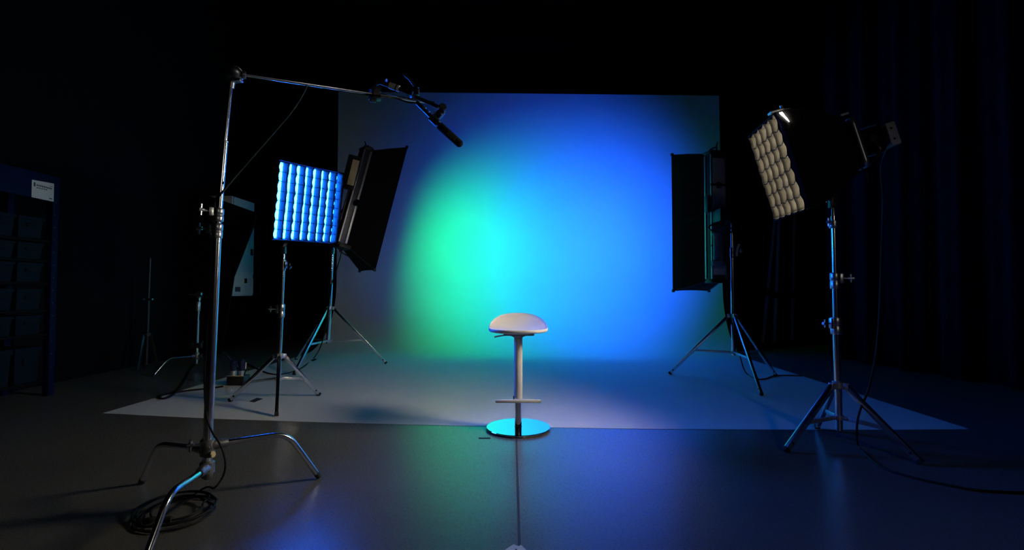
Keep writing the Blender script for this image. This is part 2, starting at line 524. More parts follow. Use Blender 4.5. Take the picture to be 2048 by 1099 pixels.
# ------------------------------------------------------------------ egg-crate grid
def crate(c, w, h, n, W, H, nc, nr, depth, sag, wob):
    mb = MB()
    rnd = random.Random(nc * 31 + nr)
    offw = {(i, j): rnd.uniform(-wob, wob) for i in range(nc + 1) for j in range(nr + 1)}
    offh = {(i, j): rnd.uniform(-wob, wob) for i in range(nc + 1) for j in range(nr + 1)}
    sub = 5

    def node(i, j, d):       # fractional i along w, j along h
        i0, j0 = min(int(i), nc - 1), min(int(j), nr - 1)
        fi, fj = i - i0, j - j0
        def bl(o): return (o[(i0, j0)] * (1 - fi) * (1 - fj) + o[(i0 + 1, j0)] * fi * (1 - fj) + o[(i0, j0 + 1)] * (1 - fi) * fj + o[(i0 + 1, j0 + 1)] * fi * fj)
        p = c + w * (W * (i / nc - 0.5)) + h * (H * (j / nr - 0.5))
        k = d / depth
        return p + w * (bl(offw) * k) + h * (bl(offh) * k) + n * d
    for i in range(nc + 1):
        def fn(u, v, i=i):
            j = u * nr
            d = v * depth * (1 - 0.10 * math.sin(PI * (j % 1.0)) ** 2)
            return node(i, j, d) + w * (wob * 0.7 * v * math.sin(PI * (j % 1.0)) * (1 if i % 2 else -1))
        mb.grid(fn, nr * sub, 3)
    for j in range(nr + 1):
        def fn(u, v, j=j):
            i = u * nc
            d = v * depth * (1 - 0.06 * math.sin(PI * (i % 1.0)) ** 2)
            return node(i, j, d) - h * (sag * v * math.sin(PI * (i % 1.0)) ** 2)
        mb.grid(fn, nc * sub, 3)
    return mb


def rect(c, w, h, W, H, sub=6, bulge=0.0):
    pts = []
    cs = [(-1, -1), (1, -1), (1, 1), (-1, 1)]
    for k in range(4):
        a, b = cs[k], cs[(k + 1) % 4]
        for s in range(sub):
            t = s / sub
            x = a[0] + (b[0] - a[0]) * t; y = a[1] + (b[1] - a[1]) * t
            e = 1 - bulge * math.sin(PI * t)
            pts.append(c + w * (x * W / 2 * (e if abs(x) > 0.999 and 0 < s else 1)) + h * (y * H / 2 * (e if abs(y) > 0.999 and 0 < s else 1)))
    return pts


# ------------------------------------------------------------------ blue gridded panel
pc = (P(557, 318, 3.86) + P(688, 345, 4.20) + P(668, 490, 4.24) + P(537, 478, 3.90)) / 4
w, h, n = axes((0.85, -0.52, -0.17))
# the whole head leans a little on its spigot
roll = Matrix.Rotation(math.radians(1.5), 3, n)
w, h = roll @ w, roll @ h
PW, PH = 0.60, 0.60
root = thing('gridded_softbox', (pc.x, pc.y, pc.z - PH / 2), 'square blue glowing light panel with fabric egg-crate grid', 'softbox light')
back = pc - n * 0.06
MB().loft([rect(back - n * 0.06, w, h, PW * 0.9, PH * 0.9), rect(back - n * 0.02, w, h, PW, PH), rect(back + n * 0.012, w, h, PW, PH)], cap0=True).build('housing', 'black_metal', root)
MB().loft([rect(back, w, h, PW + 0.012, PH + 0.012, 6, 0.0), rect(back + n * 0.05, w, h, PW + 0.02, PH + 0.02, 6, 0.01), rect(back + n * 0.10, w, h, PW + 0.012, PH + 0.012, 6, 0.015)]).build('fabric_skirt', 'black_fabric', root, solid=0.003)
MB().box(back + n * 0.016, (PW * 0.97, PH * 0.97, 0.004), (w, h, n)).build('diffuser', 'glow_blue', root, smooth=0, label='white-blue glowing diffuser')
crate(back + n * 0.022, w, h, n, PW * 0.985, PH * 0.985, 8, 8, 0.084, 0.003, 0.004).build('egg_crate', 'crate_grey', root, solid=0.0022, label='blue-lit fabric egg-crate grid')
# yoke and receiver down to the spigot
rc = P(567, 500, BPD)
bm_ = back - n * 0.07
ym = MB()
ym.bar(rc + Z * 0.015, bm_ - h * 0.12, 0.03, 0.012, w)
ym.box(rc + Z * 0.0, (0.036, 0.036, 0.06), bev=0.004)
ym.build('yoke', 'black_metal', root)
MB().cyl(bm_ - h * 0.12 - w * 0.05, bm_ - h * 0.12 + w * 0.05, 0.014).build('tilt_knob', 'black_plastic', root)
for k in range(2):
    q = pc - w * (PW / 2 + 0.012) + h * (PH / 2 - 0.02 - 0.05 * k)
    MB().box(q, (0.006, 0.035, 0.012), (w, h, n), 0.001).build('corner_clip', 'steel', root)


# ------------------------------------------------------------------ strip lights
def strip_light(label, oc, n, roll_deg, boxW, boxH, backW, backH, depth, em, side_text, text_side, grey):
    n = V(n).normalized()
    w, h, n = axes(n)
    R = Matrix.Rotation(math.radians(roll_deg), 3, n)
    w, h = R @ w, R @ h
    bc = oc - n * depth
    root = thing('strip_softbox', oc - h * (boxH / 2), label, 'strip light')
    MB().loft([rect(bc, w, h, backW, backH, 8), rect(bc.lerp(oc, 0.5), w, h, (boxW + backW) / 2, (boxH + backH) / 2, 8, 0.025), rect(oc, w, h, boxW, boxH, 8, 0.012)], cap0=True).build('fabric_shell', 'black_fabric', root, solid=0.006, smooth=30)
    for sx in (-1, 1):
        for sy in (-1, 1):
            a = bc + w * (sx * backW / 2) + h * (sy * backH / 2)
            b = oc + w * (sx * boxW / 2) + h * (sy * boxH / 2)
            rods = MB()
            rods.tube([a, a.lerp(b, 0.5) + h * 0.004 * sy, b], 0.004, 8)
            rods.box(b - n * 0.01, (0.022, 0.03, 0.03), (w, h, n), 0.003)
            rods.build('corner_rod', 'black_plastic', root)
    MB().box(oc - n * 0.14, (boxW * 0.64, boxH * 0.86, 0.004), (w, h, n)).build('diffuser', em, root, smooth=0, label='lit diffuser facing the backdrop')
    # fixture housing behind the shell
    hc = bc - n * 0.045
    hb = MB().box(hc, (backW * 1.02, backH * 0.98, 0.10), (w, h, n), 0.008).build('housing', 'housing', root)
    MB().box(hc - n * 0.056, (backW * 0.80, backH * 0.90, 0.012), (w, h, n), 0.003).build('back_plate', grey, hb)
    for sx in (-1, 1):
        ed = MB()
        ed.box(hc + w * (sx * (backW * 0.51 + 0.004)) + n * 0.03, (0.008, backH * 0.96, 0.024), (w, h, n), 0.002)
        ed.box(hc + w * (sx * (backW * 0.46)) - n * 0.054, (0.014, backH * 0.96, 0.01), (w, h, n), 0.002)
        ed.box(hc + w * (sx * (backW * 0.49)) - n * 0.012, (0.004, backH * 0.96, 0.09), (w, h, n))
        ed.build('edge_trim', 'alu', root, label='silver edge trim')
    for sy in (-1, 1):
        ecap = MB().box(hc + h * (sy * backH * 0.5) , (backW * 1.06, 0.03, 0.13), (w, h, n), 0.008)
        ecap.build('end_cap', 'black_plastic', root)
    for f in (-0.22, 0.24):
        st = MB().box(hc - n * 0.064 + h * (backH * f), (backW * 0.34, 0.06, 0.006), (w, h, n), 0.001)
        st.build('sticker', 'dark_print', root)
    # carrying handle with lever on the upper end
    tp = hc + h * (backH * 0.5 + 0.012)
    hd = MB()
    hd.tube(smooth_path([tp - n * 0.03, tp - n * 0.03 + h * 0.035, tp + n * 0.03 + h * 0.045, tp + n * 0.08 + h * 0.035, tp + n * 0.095]), 0.008, 10)
    hd.tube([tp - n * 0.02 + h * 0.03, tp - n * 0.05 + h * 0.085], [0.009, 0.005], 8)
    hd.build('handle', 'black_plastic', root)
    # lettering on the shell
    s = text_side
    a0 = bc.lerp(oc, 0.42) + w * (s * (backW + (boxW - backW) * 0.42) / 2)
    fn_ = ((oc - bc) + w * (s * (boxW - backW) / 2)).normalized()      # along the panel
    nn = (fn_.cross(h)).normalized()
    if nn.dot(w * s) < 0: nn = -nn
    ux = h.cross(nn).normalized()
    MB().text(side_text, 0.05, a0 + nn * 0.012, ux, h, 0.0015).build('logo', 'dim_print', root)
    return root, w, h, n, bc, hc


lo = P(768, 418, 6.12)
laim = V((0.72, 0.64, -0.262))
lstrip, lw, lh, ln, lbc, lhc = strip_light('tall black strip softbox tilted over, white wall plate behind it, left of the backdrop glow', lo, laim, 0,
                                       0.40, 1.58, 0.15, 1.20, 0.36, 'glow_green', 'CIO', 1, 'housing')
lstrip['label'] = 'tall black strip softbox leaning over beside the blue glowing panel'
# ballast box with ribbed beige face, hung on the back
bb = P(706, 345, lhc.y - 0.08)
bxn = V((0.15, -1, 0)).normalized(); bxw = V((1, 0.15, 0)).normalized()
rot = Matrix.Rotation(math.radians(13), 3, bxn)
bw, bh = rot @ bxw, rot @ Z
if bh.x < 0: rot = Matrix.Rotation(math.radians(-13), 3, bxn); bw, bh = rot @ bxw, rot @ Z
bal = MB().box(bb - bw * 0.02 - bxn * 0.03, (0.15, 0.40, 0.08), (bw, bh, bxn), 0.008).build('ballast', 'black_metal', lstrip)
MB().box(bb + bw * 0.005 + bxn * 0.012, (0.075, 0.30, 0.012), (bw, bh, bxn), 0.002).build('face_plate', 'beige_plate', bal, label='beige ribbed face plate')
rb_ = MB()
for k in range(14):
    rb_.box(bb + bw * 0.005 + bxn * 0.020 + bh * (-0.125 + 0.019 * k), (0.05, 0.006, 0.004), (bw, bh, bxn))
rb_.build('cooling_ribs', 'beige_plate', bal)
# bracket to the stand
yk = MB()
ltop = P(668, 440, LSD)
yk.tube(smooth_path([ltop - Z * 0.02, ltop + Z * 0.03, (ltop + lhc) / 2, lhc - ln * 0.06]), 0.012, 10)
yk.bar(lhc - ln * 0.075 - lh * 0.32, lhc - ln * 0.075 + lh * 0.32, 0.03, 0.012, lw)
yk.build('yoke', 'black_metal', lstrip)
MB().box(P(716, 405, lhc.y - 0.1), (0.06, 0.07, 0.012), (bw, bh, bxn), 0.002).build('tag', 'bin', lstrip)
cb = MB()
for k in range(5):
    s0 = P(700 - 2 * k, 430 + 7 * k, lhc.y - 0.09)
    cb.tube(smooth_path([s0, P(684 - k, 445 + 9 * k, lhc.y - 0.12), P(679, 468 + 8 * k, lhc.y - 0.1), P(690 - 2 * k, 490 + 4 * k, lhc.y - 0.06)]), 0.005, 8)
cb.build('wire_bundle', 'cable', lstrip)
bt = MB()
q = lbc - lh * 0.60
bt.box(q - ln * 0.02 - lh * 0.01, (0.19, 0.05, 0.14), (lw, lh, ln), 0.006)
bt.tube([q - ln * 0.08 - lh * 0.03, q + ln * 0.02 - lh * 0.085, q + ln * 0.12 - lh * 0.10], 0.008, 8)
bt.build('bottom_bracket', 'black_plastic', lstrip)

ro = P(1380, 446, 5.24)
raim = V((-0.20, 0.98, 0.0))
rstrip, rw, rh, rn, rbc, rhc = strip_light('tall upright black strip softbox on the right edge of the backdrop', ro, raim, 0,
                                       0.41, 1.42, 0.16, 1.24, 0.40, 'glow_blue_strip', 'CIO', 1, 'grey_panel')
# control box, drum and yoke ring on the back
cpt = P(1444, 432, rhc.y - 0.14)
ctl = MB().box(cpt, (0.13, 0.24, 0.12), bev=0.01).build('control_box', 'black_plastic', rstrip)
MB().box(cpt + V((0.002, -0.062, 0.012)), (0.020, 0.006, 0.010)).build('indicator', 'led_green', ctl, label='tiny lit green indicator')
bt = MB()
for k in range(3):
    bt.box(cpt + V((0.005, -0.062, -0.028 - 0.02 * k)), (0.010, 0.006, 0.008))
bt.build('buttons', 'white_plastic', ctl)
dpt = P(1440, 498, rhc.y - 0.15)
MB().lathe([(0.0, -0.155), (0.075, -0.155), (0.082, -0.145), (0.082, -0.11), (0.062, -0.10), (0.062, 0.12), (0.07, 0.13), (0.07, 0.15), (0.0, 0.155)], dpt, Z, 28).build('ballast_drum', 'housing', rstrip)
yk = MB()
ring = [P(1441, 457, rhc.y - 0.22) + V((math.cos(a) * 0.105, math.sin(a) * 0.08, math.sin(a) * 0.05)) for a in [2 * PI * k / 28 for k in range(29)]]
yk.tube(ring, 0.007, 8)
rtop = P(1464, 448, RSD)
yk.tube(smooth_path([rtop - Z * 0.05, rtop + Z * 0.01, rtop.lerp(cpt, 0.5), cpt]), 0.012, 10)
yk.build('yoke', 'black_metal', rstrip)
MB().tube(smooth_path([P(1478, 488, RSD - 0.05), P(1474, 500, RSD - 0.06), P(1473, 512, RSD - 0.05)]), [0.012] * 17, 10).build('white_tag', 'white_tape', rstand := rstrip_stand)
for f in (-0.28, 0.30):
    tb = MB().bar(rhc - rn * 0.07 - rw * 0.09 + rh * f, rhc - rn * 0.07 + rw * 0.09 + rh * f, 0.014, 0.02, rn)
    tb.build('strap', 'black_fabric', rstrip)
MB().box(rhc + rw * 0.10 + rh * 0.12 - rn * 0.03, (0.03, 0.16, 0.06), (rw, rh, rn), 0.005).build('side_clip', 'blue_cap', rstrip)
MB().box(rhc - rw * 0.10 + rh * 0.0 - rn * 0.03, (0.03, 0.20, 0.06), (rw, rh, rn), 0.005).build('side_clip', 'blue_cap', rstrip)

# ------------------------------------------------------------------ key softbox + fixture
kc = (P(1507, 278, 3.04) + P(1553, 228, 2.68) + P(1605, 408, 2.66) + P(1545, 440, 3.02)) / 4
w, h, n = axes((-0.955, 0.13, -0.275))
KW, KH = 0.43, 0.545
root = thing('softbox', kc - h * (KH / 2), 'square black softbox with beige egg-crate grid facing left, on the right stand', 'softbox light')
kb = kc - n * 0.40 + h * 0.0
MB().loft([rect(kb, w, h, 0.20, 0.22, 8), rect(kb.lerp(kc, 0.35), w, h, 0.33, 0.39, 8, 0.0), rect(kb.lerp(kc, 0.8), w, h, KW * 0.985, KH * 0.985, 8, 0.0), rect(kc, w, h, KW, KH, 8, 0.0)], cap0=True).build('fabric_shell', 'black_fabric', root, solid=0.006, smooth=30)
MB().box(kc - n * 0.055, (KW * 0.97, KH * 0.97, 0.004), (w, h, n)).build('diffuser', 'glow_warm', root, smooth=0, label='warm glowing diffuser behind the grid')
crate(kc - n * 0.048, w, h, n, KW * 0.965, KH * 0.965, 5, 7, 0.056, 0.014, 0.006).build('egg_crate', 'crate_beige', root, solid=0.003, label='beige fabric egg-crate grid')
# glowing diffuser edge at the loose upper corner
g0 = kc + w * (KW / 2 + 0.004) + h * (KH / 2 - 0.012) - n * 0.015
MB().prism([g0, g0 - n * 0.014, g0 - n * 0.034 - h * 0.062], w * 0.003).build('diffuser_corner', 'glow_warm', root, smooth=0, label='bright sliver of diffuser at the loose corner')
cl = MB()
cl.box(kc + w * (KW / 2 - 0.02) + h * (KH / 2 + 0.006) - n * 0.012, (0.05, 0.012, 0.07), (w, h, n), 0.003)
cl.cyl(kc + w * (KW / 2 - 0.03) + h * (KH / 2 + 0.01) - n * 0.05, kc + w * (KW / 2 - 0.03) + h * (KH / 2 + 0.03) - n * 0.05, 0.008, seg=12)
cl.build('corner_clip', 'alu', root)
MB().box(kb + w * 0.11 + h * 0.17 + n * 0.02, (0.012, 0.012, 0.04), (w, h, n), 0.002).build('rod_tip', 'white_plastic', root)
for sx in (-1, 1):
    for sy in (-1, 1):
        rods = MB()
        a = kb + w * (sx * 0.10) + h * (sy * 0.11); m1 = kb.lerp(kc, 0.35) + w * (sx * 0.165) + h * (sy * 0.195)
        b = kc + w * (sx * KW / 2) + h * (sy * KH / 2)
        rods.tube(smooth_path([a, m1, kb.lerp(kc, 0.8) + w * (sx * KW * 0.49) + h * (sy * KH * 0.49), b]), 0.0035, 8)
        rods.build('corner_rod', 'black_metal', root)
MB().tube(smooth_path([P(1690, 357, 2.70), P(1676, 363, 2.66), P(1664, 384, 2.64), P(1648, 400, 2.64), P(1631, 411, 2.66), P(1627, 414, 2.68)]), 0.0028, 8).build('pull_rod', 'alu', root, label='bare metal rod hanging below the shell')
sr = MB()
sr.loft([rect(kb + n * 0.012, w, h, 0.255, 0.275, 8), rect(kb - n * 0.012, w, h, 0.255, 0.275, 8)])
sr.build('speed_ring', 'alu', root, solid=0.012)

fx = thing('studio_light', kb - h * 0.10 - n * 0.05, 'black studio lamp head with pale rear frame, behind the square softbox', 'lamp head')
fb = kb - n * 0.02
MB().lathe([(0.0, 0.0), (0.085, 0.0), (0.085, 0.05), (0.072, 0.06), (0.072, 0.15), (0.06, 0.165), (0.0, 0.166)], fb, -n, 28).build('lamp_body', 'black_metal', fx)
fins = MB()
for k in range(7):
    fins.lathe([(0.074, 0), (0.082, 0.002), (0.082, 0.005), (0.074, 0.007)], fb - n * (0.066 + 0.012 * k), -n, 28)
fins.build('cooling_fins', 'black_metal', fx)
rp = fb - n * 0.185
MB().box(rp, (0.085, 0.085, 0.03), (w, h, n), 0.006).build('rear_box', 'black_plastic', fx)
rf = MB()
for sx in (-1, 1):
    rf.box(rp + w * (sx * 0.055) - n * 0.006, (0.020, 0.125, 0.05), (w, h, n), 0.006)
    rf.box(rp + h * (sx * 0.055) - n * 0.006, (0.125, 0.020, 0.05), (w, h, n), 0.006)
rear = rf.build('rear_frame', 'cabinet', fx, label='pale rear frame')
sc_ = MB()
for sx in (-1, 1):
    for sy in (-1, 1):
        sc_.cyl(rp + w * (sx * 0.066) + h * (sy * 0.03), rp + w * (sx * 0.068) + h * (sy * 0.03), 0.006, seg=10)
sc_.build('screw', 'black_plastic', rear)
ktop = P(1666, 396, KD)
yk = MB()
sp = ktop - Z * 0.02
yk.box(ktop + Z * 0.0 - Z * 0.02, (0.04, 0.04, 0.075), bev=0.005)
for s in (-1, 1):
    yk.tube(smooth_path([ktop + Z * 0.01, ktop + Z * 0.05 + w * (s * 0.05), fb - n * 0.05 + w * (s * 0.115) - h * 0.10, fb - n * 0.05 + w * (s * 0.115)]), 0.009, 8)
    yk.cyl(fb - n * 0.05 + w * (s * 0.085), fb - n * 0.05 + w * (s * 0.13), 0.02, seg=16)
yoke = yk.build('yoke', 'black_metal', fx)
kn = MB()
kn.cyl(ktop + V((-0.02, -0.01, -0.015)), ktop + V((-0.055, -0.02, -0.005)), 0.006, seg=10)
kn.cyl(ktop + V((-0.055, -0.02, -0.03)), ktop + V((-0.058, -0.021, 0.03)), 0.008, seg=10)
kn.build('clamp_knob', 'steel', yoke)
cbm = MB()
cbm.tube(smooth_path([fb - n * 0.03 - w * 0.0 + w * 0.09, P(1722, 330, 2.66), P(1733, 345, 2.66), P(1738, 362, 2.72)]), 0.004, 8)
cbm.build('strap', 'cable', fx)


# ------------------------------------------------------------------ cables
def cable(pts, r, label, name='cable', group=None, k=8, cat='cable'):
    o = MB().tube(smooth_path(pts, k), r, 8).build(name, 'cable', origin=pts[-1])
    return tag(o, label, cat, group)


def fl(px, py, r=0.005, z=0.0): return F(px, py, z + r) + V((0, 0, 0))


cable([rp - n * 0.03 - h * 0.02, P(1763, 330, 2.96), P(1766, 400, 3.0), P(1763, 500, 3.02), P(1759, 620, 3.0), P(1752, 705, 2.95), P(1738, 775, 2.88), P(1722, 815, 2.84), P(1714, 850, 2.78),
       fl(1716, 888, 0.006), fl(1730, 906, 0.006), fl(1765, 934, 0.006), fl(1830, 955, 0.006), fl(1900, 970, 0.006), fl(1960, 980, 0.006), fl(2080, 985, 0.006), fl(2200, 985, 0.006)],
      0.0058, 'long black cable dropping from the right lamp head and trailing over concrete', 'power_cable')
cable([P(1437, 520, RSD - 0.12), P(1450, 560, RSD - 0.05), P(1459, 620, RSD - 0.05), P(1470, 680, RSD - 0.06), P(1481, 715, RSD - 0.1), P(1487, 735, RSD - 0.05), fl(1495, 748, 0.006, RB), fl(1512, 757, 0.006, RB), fl(1530, 757, 0.006, RB),
       fl(1548, 751, 0.006, RB), fl(1575, 750, 0.006, RB), fl(1605, 751, 0.006, RB)], 0.006, 'black cable looping on the paper under the right strip light', 'power_cable')
cable([P(684, 500, 6.0), P(676, 530, 5.97), P(664, 566, LSD - 0.04), P(658, 610, LSD - 0.06), P(654, 640, LSD - 0.06), P(648, 670, LSD - 0.1), P(640, 695, LSD - 0.14), fl(628, 715, 0.006, RB), fl(608, 732, 0.006, RB), fl(590, 741, 0.006, RB),
       fl(562, 748, 0.006, RB), fl(538, 746, 0.006, RB), fl(515, 737, 0.006, RB), fl(498, 728, 0.006, RB), fl(480, 722, 0.006)], 0.0065, 'black cable curving over the paper behind the blue panel stand', 'power_cable')
cable([fl(400, 722, 0.007), fl(384, 735, 0.007), fl(375, 752, 0.007), fl(362, 772, 0.007), fl(346, 788, 0.007, RB), fl(330, 796, 0.007, RB), fl(319, 795, 0.007, RB), fl(324, 790, 0.007, RB), fl(345, 785, 0.007, RB), fl(380, 780, 0.007, RB),
       fl(420, 776, 0.007, RB), fl(446, 772, 0.007, RB)], 0.009, 'thick black cable bent back at the left edge of the paper', 'power_cable')


# ------------------------------------------------------------------ foreground C-stand
CD = 2.155
cs = thing('c_stand', (-1.305, CD, 0), 'large chrome C-stand with bent legs and a boom arm, nearest the camera', 'C-stand')
b0, b1 = P(413, 935, CD), P(433, 474, CD)
s1, s2, s3 = P(436.5, 415, CD), P(449, 285, CD), P(461, 168, CD)
MB().cyl(b0, P(434, 452, CD), 0.0185, seg=24).build('pole_section', 'chrome', cs)
MB().cyl(b1, s2, 0.0135, seg=20).build('pole_section', 'chrome', cs)
MB().cyl(s2 - (s2 - s1) * 0.1, s3, 0.0098, seg=20).build('pole_section', 'chrome', cs)
ax = (s1 - b1).normalized()
for (pa, pb, kd, kl) in ((P(432.5, 476, CD), P(434.3, 447, CD), V((-1, -0.25, 0)), 0.055), (P(434.6, 443, CD), P(436.4, 416, CD), V((-0.6, -0.9, 0.1)), 0.055)):
    mb, kn = MB(), MB()
    clamp_collar(mb, kn, ax, pa, pb, 0.0235, kd, kl)
    co = mb.build('clamp', 'steel', cs); kn.build('clamp_knob', 'steel', co)
MB().lathe([(0.0, 0), (0.0145, 0), (0.0155, 0.003), (0.0145, 0.008), (0, 0.008)], s2, ax, 20).build('collar', 'steel', cs)
cx = V((P(415, 895, CD).x, CD, 0))
legs = [(F(637, 957), P(440, 886, CD + 0.02), P(574, 866, 2.355)), (F(283, 968), P(400, 896, CD + 0.02), P(316, 887, 2.31)), (F(291, 1122), P(404, 942, CD - 0.05), P(338, 986, 1.83))]
hubm = MB()
for tip, att, elb in legs:
    tip = V((tip.x, tip.y, 0.012))
    d = (elb - att).normalized()
    pth = fillet(att, elb, tip, 0.065)
    lg = MB().tube(pth, 0.0125, 18).build('leg', 'chrome', cs)
    e = (tip - elb).normalized()
    MB().cyl(tip - e * 0.02, tip + e * 0.004, 0.0138, seg=18).build('leg_tip', 'rubber', lg)
    hc_ = V((cx.x, CD, att.z))
    hubm.lathe([(0.022, -0.026), (0.029, -0.022), (0.029, 0.020), (0.023, 0.026)], hc_, Z, 24)
    hubm.tube([hc_, att + d * 0.012, att + d * 0.03], [0.024, 0.020, 0.0165], 16)
    bo = hc_ + V((0.02, -0.026, -0.005))
    hubm.cyl(bo, bo + V((0.004, -0.008, 0)), 0.006, seg=8)
lowz = legs[2][1].z
hubm.lathe([(0.012, -0.05), (0.022, -0.04), (0.026, -0.01), (0.022, 0.03)], V((cx.x, CD, lowz)), Z, 20)
hub = hubm.build('leg_hub', 'cast', cs)
th = MB()
q = P(400, 889, CD - 0.01)
th.cyl(q, P(386, 890, CD - 0.03), 0.006, seg=10)
th.tube([P(382, 879, CD - 0.035), P(381, 903, CD - 0.035)], 0.0075, 10)
th.cyl(P(374, 890, CD - 0.04), P(388, 889, CD - 0.03), 0.009, seg=12)
th.build('release_handle', 'steel', hub)
br = MB()
br.cyl(P(413, 911, CD - 0.03), P(421, 909, CD - 0.045), 0.010, seg=14)
br.cyl(P(421, 909, CD - 0.045), P(426, 908, CD - 0.05), 0.013, seg=14)
br.build('brass_bolt', 'brass', hub, label='worn brass bolt')

# grip head
gh = P(469, 149, CD)
gax = V((0.25, -0.80, -0.50)).normalized()
g = MB()
g.lathe([(0.0, -0.022), (0.026, -0.022), (0.036, -0.014), (0.036, -0.004), (0.030, -0.001), (0.030, 0.001), (0.036, 0.004), (0.036, 0.013), (0.031, 0.020), (0.018, 0.026), (0, 0.028)], gh, gax, 32)
g.cyl(P(463, 163, CD), P(461, 176, CD), 0.015, seg=18)
g.box(P(472, 161, CD - 0.01), (0.05, 0.03, 0.012), bev=0.003)
head = g.build('grip_head', 'steel', cs)
tk = MB()
tk.cyl(gh - gax * 0.02, gh - gax * 0.06, 0.007, seg=12)
tk.tube([gh - gax * 0.06 - X * 0.035, gh - gax * 0.06 + X * 0.03], 0.007, 10)
tk.lathe([(0.011, 0), (0.017, 0.004), (0.017, 0.012), (0.011, 0.016)], P(468, 139, CD - 0.01), Z, 20)
tk.build('head_knob', 'black_metal', head)
cr = MB()
A0, A1 = P(478, 147.5, CD), P(868, 206, 2.60)
ad = (A1 - A0).normalized()
cr.lathe([(0.011, 0), (0.017, 0.002), (0.018, 0.008), (0.017, 0.014), (0.011, 0.016)], P(484, 149, CD), ad, 22)
cr.build('arm_socket', 'cast', head)
arm = MB().cyl(A0, A1, 0.0079, seg=16).build('boom_arm', 'chrome', cs)

# ------------------------------------------------------------------ microphone mount on the arm
def armp(px):            # depth along the arm at a picture column
    return CD + (2.60 - CD) * (px - 478) / (868 - 478)


mm = thing('articulated_arm', P(748, 190, armp(748)), 'black jointed clamp arm with white tape gripping the boom arm end', 'mic mount')
j = MB()
cc = P(750, 188, armp(750))
up = (Z - ad * Z.dot(ad)).normalized(); sd_ = ad.cross(up)
j.box(cc + up * 0.018, (0.055, 0.05, 0.02), (ad, sd_, up), 0.004)
j.box(cc - up * 0.020, (0.06, 0.045, 0.016), (ad, sd_, up), 0.004)
j.box(cc + sd_ * 0.028, (0.04, 0.014, 0.06), (ad, sd_, up), 0.004)
j.box(cc - ad * 0.012 - up * 0.034, (0.03, 0.02, 0.018), (ad, sd_, up), 0.003)
j.tube([cc + up * 0.02, cc + up * 0.045, P(756, 164, armp(756))], 0.013, 12)
jaw = j.build('clamp_jaw', 'black_metal', mm)
sc2 = MB()
for (a, b) in ((742, 178), (747, 185), (753, 169)):
    q = P(a, b, armp(a) - 0.035)
    sc2.lathe([(0, 0), (0.004, 0.0), (0.004, 0.004), (0, 0.005)], q, V((0, -1, 0)), 10)
sc2.build('screw', 'steel', jaw)
md = armp(775) - 0.02
MB().cyl(P(752, 161, md), P(825, 187, md), 0.0115, seg=16).build('tube', 'black_metal', mm)
MB().cyl(P(765, 162, md), P(772, 164.5, md), 0.0175, seg=16).build('ring', 'steel', mm)
MB().cyl(P(779, 170.5, md), P(798.5, 177.5, md), 0.0160, seg=18).build('tape_wrap', 'white_tape', mm, label='white tape wrap')
MB().cyl(P(792, 175, md), P(794, 176, md), 0.0166, seg=18).build('cable_tie', 'tape_black', mm)
jt = P(828, 188, armp(828))
k_ = MB()
k_.lathe([(0, -0.03), (0.016, -0.03), (0.02, -0.022), (0.02, 0.022), (0.016, 0.03), (0, 0.03)], jt, V((0.3, -0.9, 0.3)).normalized(), 20)
k_.box(P(832, 182, armp(828) - 0.02), (0.035, 0.03, 0.04), bev=0.005)
k_.build('joint', 'black_metal', mm)
lv = MB()
lv.tube([P(833, 178, armp(828) - 0.02), P(819, 158, armp(828) - 0.03), P(813, 152, armp(828) - 0.03), P(807, 146, armp(828) - 0.03)], [0.006, 0.006, 0.009, 0.006], 12)
lv.build('lever', 'black_leg', mm)
sc3 = MB()
for (a, b) in ((836, 175), (820, 185), (817, 191)):
    sc3.lathe([(0, 0), (0.0045, 0.0), (0.0045, 0.005), (0, 0.006)], P(a, b, armp(828) - 0.045), V((0, -1, 0)), 10)
sc3.build('screw', 'steel', mm)
MB().cyl(P(830, 193, 2.53), P(884, 217, 2.55), 0.010, seg=14).build('upper_rod', 'black_metal', mm)
e_ = MB()
ej = P(884, 217, 2.55)
e_.lathe([(0, -0.022), (0.018, -0.022), (0.021, -0.015), (0.021, 0.015), (0.018, 0.022), (0, 0.022)], ej, V((0.4, -0.85, 0.2)).normalized(), 20)
e_.box(P(879, 228, 2.54), (0.035, 0.03, 0.05), (V((0.7, 0, -0.7)), Y, V((0.7, 0, 0.7))), 0.004)
e_.build('end_joint', 'black_metal', mm)
sc4 = MB()
for (a, b) in ((877, 216), (869, 225), (883, 228)):
    sc4.lathe([(0, 0), (0.0055, 0.0), (0.0055, 0.006), (0, 0.007)], P(a, b, 2.50), V((0, -1, 0)), 10)
sc4.build('bolt', 'alu', mm)

mic = thing('shotgun_microphone', P(868, 240, 2.52), 'black shotgun microphone with foam windscreen pointing down at the stool', 'microphone')
m0, m1 = P(833, 204, 2.52), P(878, 249, 2.52)
md_ = (m1 - m0).normalized()
MB().tube([m0, m0 + md_ * 0.006, m1], [0.008, 0.0105, 0.0105], 18).build('body', 'black_leg', mic)
rr_ = MB()
rr_.cyl(P(846, 214.5, 2.52), P(850, 218.5, 2.52), 0.0112, seg=18)
rr_.cyl(P(856, 224.5, 2.52), P(857, 225.5, 2.52), 0.0112, seg=18)
rr_.build('ring', 'alu', mic)
MB().cyl(P(862, 234, 2.52), P(876, 247, 2.52), 0.0195, seg=18).build('clip', 'black_plastic', mic)
w0, w1 = P(878, 250, 2.52), P(924, 291.5, 2.53)
wl = (w1 - w0).length; wd = (w1 - w0).normalized()
WR = 0.0200
prof = [(0.0, 0.0), (WR * 0.8, 0.0), (WR * 0.97, 0.003), (WR, 0.008), (WR, wl - WR)]
for k in range(1, 9):
    a = k / 8 * PI / 2
    prof.append((WR * math.cos(a) if k < 8 else 0.0, wl - WR + WR * math.sin(a)))
